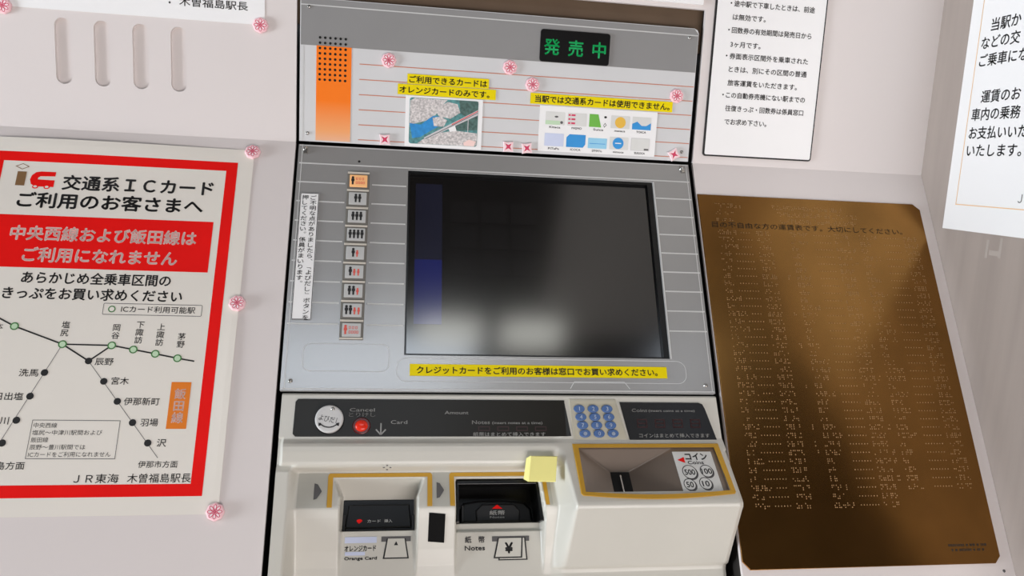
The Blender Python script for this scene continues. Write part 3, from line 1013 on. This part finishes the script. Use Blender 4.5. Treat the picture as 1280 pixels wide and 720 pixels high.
# upright white sticker
b = MB()
b.prism(rrect(-201, -225.7, -179.3, -68.6, 1.2), 0.6, 1.2, 'frame_dark', 0, top='paper')
b.outline(rrect(-200.8, -225.5, -179.5, -68.8, 1.2), 0.7, 1.3, 'frame_dark')
b.vtext('ご不明な点がありましたら、「よびだし」ボタンを', -185.6, -71.5, 6.75, 6.4, 'ink', 1.4, 0.012, 1.25)
b.vtext('押してください。係員がまいります。', -195.2, -71.5, 6.75, 6.4, 'ink', 1.4, 0.012, 1.25)
b.build('instruction_sticker', FS, label='narrow upright white sticker with two columns of writing beside the buttons', cat='sticker')


# ------------------------------------------------------------------ flower and star magnets
def flower(x, y, W, label, z=0.0, rot=0.0, r=8.8):
    t = MB()
    n = 48
    pts = [(x + (r * (1 + 0.035 * math.cos(8 * 2 * math.pi * k / n))) * math.cos(2 * math.pi * k / n + rot),
            y + (r * (1 + 0.035 * math.cos(8 * 2 * math.pi * k / n))) * math.sin(2 * math.pi * k / n + rot)) for k in range(n)]
    t.prism(pts, z, z + 3.4, 'pin_pink', 1.6)
    zz = z + 3.5
    for k in range(8):
        a = rot + 2 * math.pi * k / 8
        c_, s_ = math.cos(a), math.sin(a)
        petal = []
        for q in range(12):
            p = 2 * math.pi * q / 12
            lx, ly = 4.6 + 2.7 * math.cos(p), 1.65 * math.sin(p)
            petal.append((x + lx * c_ - ly * s_, y + lx * s_ + ly * c_))
        t.outline(petal, 0.62, zz, 'pin_red')
        t.flat(offset(petal, 0.62), zz, 'pin_white')
        t.line(x + 0.4 * c_, y + 0.4 * s_, x + 1.9 * c_, y + 1.9 * s_, 0.8, zz, 'pin_red')
    t.build('flower_magnet', W, label=label, cat='magnet', group='pink flower magnets')


def star(x, y, W, label, z=0.0, rot=0.0, r=9.4):
    t = MB()

    def pts(R, rr, n=4):
        o = []
        for k in range(2 * n):
            a = rot + math.pi * k / n + math.pi / 4
            d = R if k % 2 == 0 else rr
            o.append((x + d * math.cos(a), y + d * math.sin(a)))
        return o
    t.prism(pts(r, r * 0.62), z, z + 3.0, 'pin_white', 1.0)
    t.outline(pts(r * 0.84, r * 0.52), 0.8, z + 3.1, 'pin_pink')
    t.flat(pts(r * 0.62, r * 0.22), z + 3.15, 'pin_red')
    t.build('star_magnet', W, label=label, cat='magnet', group='pink and white star magnets')


flower(-102.8, 102.6, FU, 'round pink flower magnet above the river photo card, just right of the orange block', 0.3)
flower(45, 104.3, FU, 'round pink flower magnet directly below the left edge of the green display', 0.3, 0.2)
flower(74.2, 85.4, FU, 'round pink flower magnet at the left end of the tape above the card logos', 0.3, 0.1)
flower(261.6, 83.4, FU, 'round pink flower magnet at the right end of the tape above the card logos', 0.3, 0.3)
star(-105.2, 8.4, FU, 'pink star magnet left of the river photo card', 0.3, 0.05)
star(47.5, 8.0, FU, 'pink star magnet, the left one of the pair between the two cards', 0.3, 0.03)
star(71.2, 7.4, FU, 'pink star magnet, the right one of the pair, touching the card logo sheet', 0.3, 0.12)
star(264.2, 9.6, FU, 'tilted pink star magnet at the lower right corner of the machine header', 0.3, 0.55)
flower(-252, 132, FU, 'round pink flower magnet at the lower right corner of the notice above the four slots', 0.8)
flower(-529.6, 132.5, FU, 'round pink flower magnet at the top left, cut by the edge of the photo', 0.8, 0.2)
flower(-259.3, -18.2, FS, 'round pink flower magnet at the top right corner of the red bordered poster', 1.2, 0.1)
flower(-259.4, -208.8, FS, 'round pink flower magnet halfway down the right edge of the red bordered poster', 1.2, 0.25)
flower(-260.2, -430.6, FS, 'round pink flower magnet at the lower right corner of the red bordered poster', 1.2)

# ------------------------------------------------------------------ yellow sponge pad stuck over the note slot frame
b = MB()
lo, hi = [(53.4, -402), (85.5, -404), (88.5, -379), (57, -380)], [(56.6, -405.6), (86.5, -406.2), (89.5, -379.2), (60.2, -378.6)]
for (la, za), (lb, zb) in (((lo, 8.9), (hi, 17.2)), ((hi, 17.2), (offset(hi, 0.7), 18))):
    b.add([p + (za,) for p in la] + [p + (zb,) for p in lb], [(i, (i + 1) % 4, 4 + (i + 1) % 4, 4 + i) for i in range(4)], 'pad')
b.flat(offset(hi, 0.7), 18, 'pad')
b.add([p + (8.9,) for p in lo], [(3, 2, 1, 0)], 'pad')
b.build('sponge_pad', FS, label='small pale yellow sponge pad stuck at the corner of the note slot frame', cat='pad')

# ------------------------------------------------------------------ red bordered poster on the left slope
def curl(x, y, z):
    v = -y
    c = math.exp(-((v - 15) / 26.0) ** 2) * (2.2 + 1.6 * math.sin((x + 545) / 62.0)) + 1.6 * math.exp(-((x + 258) / 14.0) ** 2) * math.exp(-((v - 300) / 120.0) ** 2)
    return (x, y, z + c)


PX0, PX1, PV0, PV1 = -545.5, -257.6, 15.5, 432.6
b = MB()
b.sheet(PX0, -PV1, PX1, -PV0, 0.3, 0.6, 'poster_paper', 48, 60)


def pl(x0, v0, x1, v1, k, z):                          # printed patch cut fine enough to follow the curl
    n, q = max(1, int(abs(x1 - x0) / 8)), max(1, int(abs(v1 - v0) / 7))
    P = [(x0 + (x1 - x0) * i / n, -(v1 + (v0 - v1) * j / q), z) for j in range(q + 1) for i in range(n + 1)]
    b.add(P, [(j * (n + 1) + i, j * (n + 1) + i + 1, (j + 1) * (n + 1) + i + 1, (j + 1) * (n + 1) + i) for j in range(q) for i in range(n)], k)


pl(-533.5, 33.2, -274.9, 44.6, 'poster_red', 0.75)
pl(-533.5, 402.6, -274.9, 414.8, 'poster_red', 0.75)
pl(-533.5, 44.6, -527, 402.6, 'poster_red', 0.75)
pl(-287.2, 44.6, -274.9, 402.6, 'poster_red', 0.75)
pl(-519.5, 110.9, -294.7, 172.9, 'poster_red', 0.75)
z = 0.8
# transport card mark: brown i with an outlined lozenge, red rounded train
b.flat([(-510.5, -75), (-501, -75), (-501, -57.5), (-510.5, -57.5)][::1], z, 'brown_logo')
b.outline([(-514, -51.2), (-506.4, -55), (-499, -51.2), (-506.4, -47.4)], 0.7, z, 'brown_logo')
b.flat([(-496.3, -67), (-495, -61.5), (-491, -57.6), (-486, -56.6), (-470.5, -56.6), (-470.5, -62), (-486, -62.6), (-488.2, -64.4), (-488.2, -66.6), (-470.5, -67),
        (-470.5, -75.4), (-490, -75.4), (-494.5, -72.5)], z, 'poster_red')
for x in (-489.5, -477.5):
    b.flat(circle(x, -76, 3.2, 2.2, n=14), z + 0.05, 'poster_red')
    b.flat(circle(x, -75.6, 2.0, 1.4, n=14), z + 0.1, 'poster_paper')
b.text('交通系ＩＣカード', -461.5, -76.2, 19.5, 'ink', z, w=162, bold=0.03)
b.text('ご利用のお客さまへ', -504.5, -99.6, 20, 'ink', z, w=196, bold=0.03)
b.text('中央西線および飯田線は', -504.4, -139.2, 18.2, 'poster_pink', z, w=193, bold=0.03)
b.text('ご利用になれません', -487.6, -164.4, 18.2, 'poster_pink', z, w=158.5, bold=0.03)
b.text('あらかじめ全乗車区間の', -484, -189.6, 14.4, 'ink', z, w=151.5, bold=0.022)
b.text('きっぷをお買い求めください', -499.5, -207.6, 14.4, 'ink', z, w=181, bold=0.022)
b.outline(rrect(-397.5, -224.6, -295.8, -211.4, 1.5), 0.6, z, 'ink_grey')


def station(x, v, k):
    if k:
        b.flat(circle(x, -v, 4.3, n=24), z + 0.12, 'green_ring')
        b.flat(circle(x, -v, 3.0, n=24), z + 0.16, 'green_pale')
    else:
        b.flat(circle(x, -v, 3.6, n=20), z + 0.12, 'ink')


b.flat(circle(-388.4, -218.1, 3.8, n=24), z, 'green_ring')
b.flat(circle(-388.4, -218.1, 2.6, n=24), z + .05, 'poster_paper')
b.text('ICカード利用可能駅', -379, -220.8, 8.0, 'ink', z, w=76, bold=0.008)
line = [(-500, 229.5), (-481.2, 239.4), (-431.3, 258.2), (-382.7, 258.7), (-360.6, 262.9), (-338, 267.2), (-315.1, 271.8), (-297.6, 274.8)]
for (x0, v0), (x1, v1) in zip(line, line[1:]):
    b.line(x0, -v0, x1, -v1, 1.6, z + 0.04, 'ink')
for p0, p1 in (((-431.3, 258.2), (-403, 276)), ((-403, 276), (-382.7, 258.7))):
    b.line(p0[0], -p0[1], p1[0], -p1[1], 1.6, z + 0.04, 'ink')
b.line(-403, -276, -322, -376.5, 0.6, z + 0.04, 'ink_grey')
b.line(-431.3, -258.2, -478, -373, 0.6, z + 0.04, 'ink_grey')
for x, v in line[1:-1]:
    station(x, v, True)
for x, v in ((-403, 276), (-384.9, 297.6), (-368.7, 318.6), (-350.9, 340.6), (-333.4, 361.5), (-443.6, 288.9), (-453.1, 313.7), (-461.5, 338.4), (-470.6, 361.2)):
    station(x, v, False)
for s, x, v, p in (('塩尻', -431.4, 232.6, 8.8), ('岡谷', -380.6, 234.6, 8.8), ('下諏訪', -357, 230.8, 8.6), ('上諏訪', -335.6, 233, 8.6), ('茅野', -313.6, 243.4, 8.6)):
    b.vtext(s, x, -v, p, 8.4, 'ink', z, 0.008)
for s, x, v, w_ in (('辰野', -396.5, 279.6, 18), ('宮木', -377.6, 300.2, 17), ('伊那新町', -362.4, 321.8, 35), ('羽場', -343.2, 343.6, 17), ('沢', -324.6, 364.6, 9)):
    b.text(s, x, -v, 8.6, 'ink', z, w=w_, bold=0.008)
for s, x, v, w_ in (('洗馬', -449.4, 292.4, 18.5), ('日出塩', -459.6, 317.2, 26), ('贄川', -468.6, 342, 18), ('木曽福島方面', -443, 386.4, 50)):
    if s == '木曽福島方面':
        b.text('島方面', -446, -386.6, 8.2, 'ink', z, w=26, align='r', bold=0.008)
    else:
        b.text(s, x, -v, 8.6, 'ink', z, w=w_, align='r', bold=0.008)
b.text('松本', -492, -243, 8.0, 'ink', z, w=17, align='r')
b.text('伊那市方面', -321, -385.8, 7.4, 'ink', z, w=38, align='c', bold=0.006)
b.outline([(-446.8, -377), (-362.6, -377.6), (-362.8, -338.4), (-446.6, -337.8)], 0.6, z, 'ink_grey')
for i, s in enumerate(('中央西線', '塩尻～中津川駅間および', '飯田線', '辰野～豊川駅間では', 'ICカードをご利用になれません')):
    b.text(s, -444.6, -345.6 - 7.3 * i, 5.6, 'ink', z, w=(22, 66, 16, 52, 77)[i])
b.flat(rrect(-317.8, -347, -297.9, -297.6), z, 'orange')
b.vtext('飯田線', -307.8, -304.2, 12.6, 12, 'poster_pink', z + .06, 0.02)
b.text('ＪＲ東海', -398.6, -400.4, 9.8, 'ink', z, w=42, bold=0.004)
b.text('木曽福島駅長', -348.4, -400.4, 9.8, 'ink', z, w=61, bold=0.004)
b.build('route_poster', FS, None, curl, 'red bordered paper poster with a railway line map on the left sloped wall', 'poster')

# ------------------------------------------------------------------ notice over the cut-outs
b = MB()
b.sheet(-534, 132.6, -247.5, 500, 0.3, 0.7, 'paper', 2, 2)
b.text('木曽福島駅長', -266.5, 148.2, 10.6, 'ink', 0.85, w=76, align='r', bold=0.01)
b.flat(circle(-353, 150, 1.2, n=10), 0.85, 'ink')
b.build('station_notice', FU, label='white paper notice hanging above the four oblong slots, cut by the top edge', cat='notice')

# ------------------------------------------------------------------ framed ticket rules on the right
b = MB()
fr = rrect(303, 10.2, 453.8, 330, 4)
b.prism(fr, 0, 3.0, 'frame_dark', 0.6)
b.prism(offset(ccw(fr), 2.0), 2.6, 3.2, 'paper')
z = 3.35
rows = [('途中駅で下車したときは、前途', 327, 436.5, 202, 1), ('は無効です。', 326.7, 371, 185.6, 0), ('回数券の有効期間は発売日から', 327, 435.6, 169.5, 1),
        ('3ヶ月です。', 326.8, 367.5, 152.2, 0), ('券面表示区間外を乗車された', 327, 434.6, 137.6, 1), ('ときは、別にその区間の普通', 327.5, 434.6, 121.4, 0),
        ('旅客運賃をいただきます。', 327.6, 423, 104.4, 0), ('この自動券売機にない駅までの', 327, 436, 89, 1), ('往復きっぷ・回数券は係員窓口', 327.7, 435.6, 72.4, 0),
        ('でお求め下さい。', 328.3, 386, 55.4, 0)]
for s, x0, x1, y, dot in rows:
    b.text(s, x0, y - 3.2, 8.0, 'ink_grey', z, w=x1 - x0, bold=0.02)
    if dot:
        b.flat(circle(323, y, 1.1, n=10), z, 'ink')
b.build('rules_notice', FU, label='tall white notice in a thin dark frame on the wall right of the machine', cat='notice')

# ------------------------------------------------------------------ white notice on the steel cheek
b = MB()
b.sheet(57.2, -67, 354, 353, 0.5, 0.9, 'paper', 3, 3)
z = 1.1
b.outline(rrect(75.6, -35.4, 336, 336), 1.1, z, 'frame_line')
for s, x, y, w_ in (('当駅か', 94.6, 176.6, 46), ('などの交', 82, 156.4, 61), ('ご乗車にな', 82.6, 135.4, 76), ('運賃のお', 94.6, 91.4, 62), ('車内の乗務', 82.2, 70.4, 78),
                    ('お支払いいた', 82.4, 48.0, 92), ('いたします。', 82.4, 26.6, 88)):
    b.text(s, x, y, 16.2, 'ink_grey', z, w=w_, bold=0.016)
b.text('Ｊ', 176, -27.4, 13.5, 'ink_grey', z)
b.build('fare_notice', FW, label='white notice with a thin orange border hung on the steel side panel at right', cat='notice')
b = MB()
b.sheet(137, -96, 141, -74, 0.05, 0.25, 'film', 1, 3)
b.sheet(143, -92, 158, -86, 0.05, 0.25, 'film', 2, 1)
b.sheet(158, -94, 162, -70, 0.05, 0.25, 'film', 1, 3)
b.build('tape_residue', FW, label='pale tape residue on the steel side panel below the white notice', cat='tape')

# ------------------------------------------------------------------ brass fare table in braille
b = MB()
bx = ccw([(291.8, -46), (594, -46), (603.2, -54), (603.4, -492), (596, -499.6), (300, -499.8), (292, -491)])
b.prism(bx, 0.3, 2.0, 'brass', 0.5)
b.text('目の不自由な方の運賃表です。大切にしてください。', 306.5, -91.2, 8.6, 'brass_ink', 2.1, w=263, bold=0.006)


def dot(x, v):
    r, h = 0.8, 0.6
    n = 5
    vs = [(x + r * math.cos(6.283 * i / n), -v + r * math.sin(6.283 * i / n), 2.0) for i in range(n)] + [(x, -v, 2.0 + h)]
    b.add(vs, [(i, (i + 1) % n, n) for i in range(n)], 'brass_dot', True)


def cells(x0, x1, v):
    x = x0
    while x < x1 - 2:
        for i in range(2):
            for j in range(3):
                if random.random() < 0.5:
                    dot(x + 2.1 * i, v - 2.3 + 2.3 * j)
        x += 5.2


for r_ in range(3):
    cells(314, 340 + 10 * (r_ == 0), 60.6 + 9.4 * r_)
    cells(392 + 4 * r_, 488 + 20 * (r_ > 0), 60.6 + 9.4 * r_)
for r_ in range(35):
    v = 98 + 9.86 * r_
    for c_, (n0, d0, d1, p0, p1) in enumerate(((314, 331, 358, 365, 386), (411, 443, 468, 472, 494), (507, 540, 565, 570, 592))):
        if c_ == 2 and r_ > 32:
            continue
        nl = n0 + random.choice((12, 17, 22, 27))
        if c_ and random.random() < 0.25:
            cells(n0 - 12, n0 - 6, v)
        cells(n0, nl, v)
        x = max(d0, nl + 3)
        while x < d1:
            dot(x, v)
            x += 3.6
        cells(p0, p1, v)
for r_ in range(2):
    x = 541 + 3 * r_
    while x < 587:
        w_ = random.uniform(1.2, 3.0)
        b.flat(rrect(x, -485.6 + 5.2 * (1 - r_), x + w_, -483.0 + 5.2 * (1 - r_)), 2.1, 'brass_ink')
        x += w_ + random.choice((0.6, 0.7, 2.4))
b.build('braille_fare_plate', FS, label='brown brass plate with rows of braille on the right sloped wall', cat='plate')
b = MB()
b.dome(605.5, -508, 0, 1.8, 1.8, 0.9, 'ink_grey', 12, 3)
b.build('wall_screw', FS, label='tiny grey screw head below the lower right corner of the brass plate', cat='screw')

# ------------------------------------------------------------------ white board over the machine opening
b = MB()
b.prism(rrect(118, 196.8, 286.4, 420, 1), 0.2, 4, 'paper', 0.8)
b.build('header_board', FU, label='lower edge of a white board above the machine opening', cat='board')

# ------------------------------------------------------------------ ceiling lamps of the hall (seen as soft spots in the screen)
for x0 in (10, 330):
    t = thing('ceiling_lamp', 'square lit ceiling lamp of the hall', 'lamp', Matrix.Translation(((x0 + 115) / 1000, -1.545, 2.68)), 'ceiling lamps of the hall')
    b = MB()
    b.prism([(x0 - 8, -1620), (x0 + 238, -1620), (x0 + 238, -1470), (x0 - 8, -1470)], 2630, 2680, 'lamp_body', 4)
    b.build('lamp_housing', FO, t)
    b = MB()
    b.prism([(x0, -1612), (x0 + 230, -1612), (x0 + 230, -1478), (x0, -1478)], 2618, 2630, 'lamp', 3)
    b.build('diffuser', FO, t)
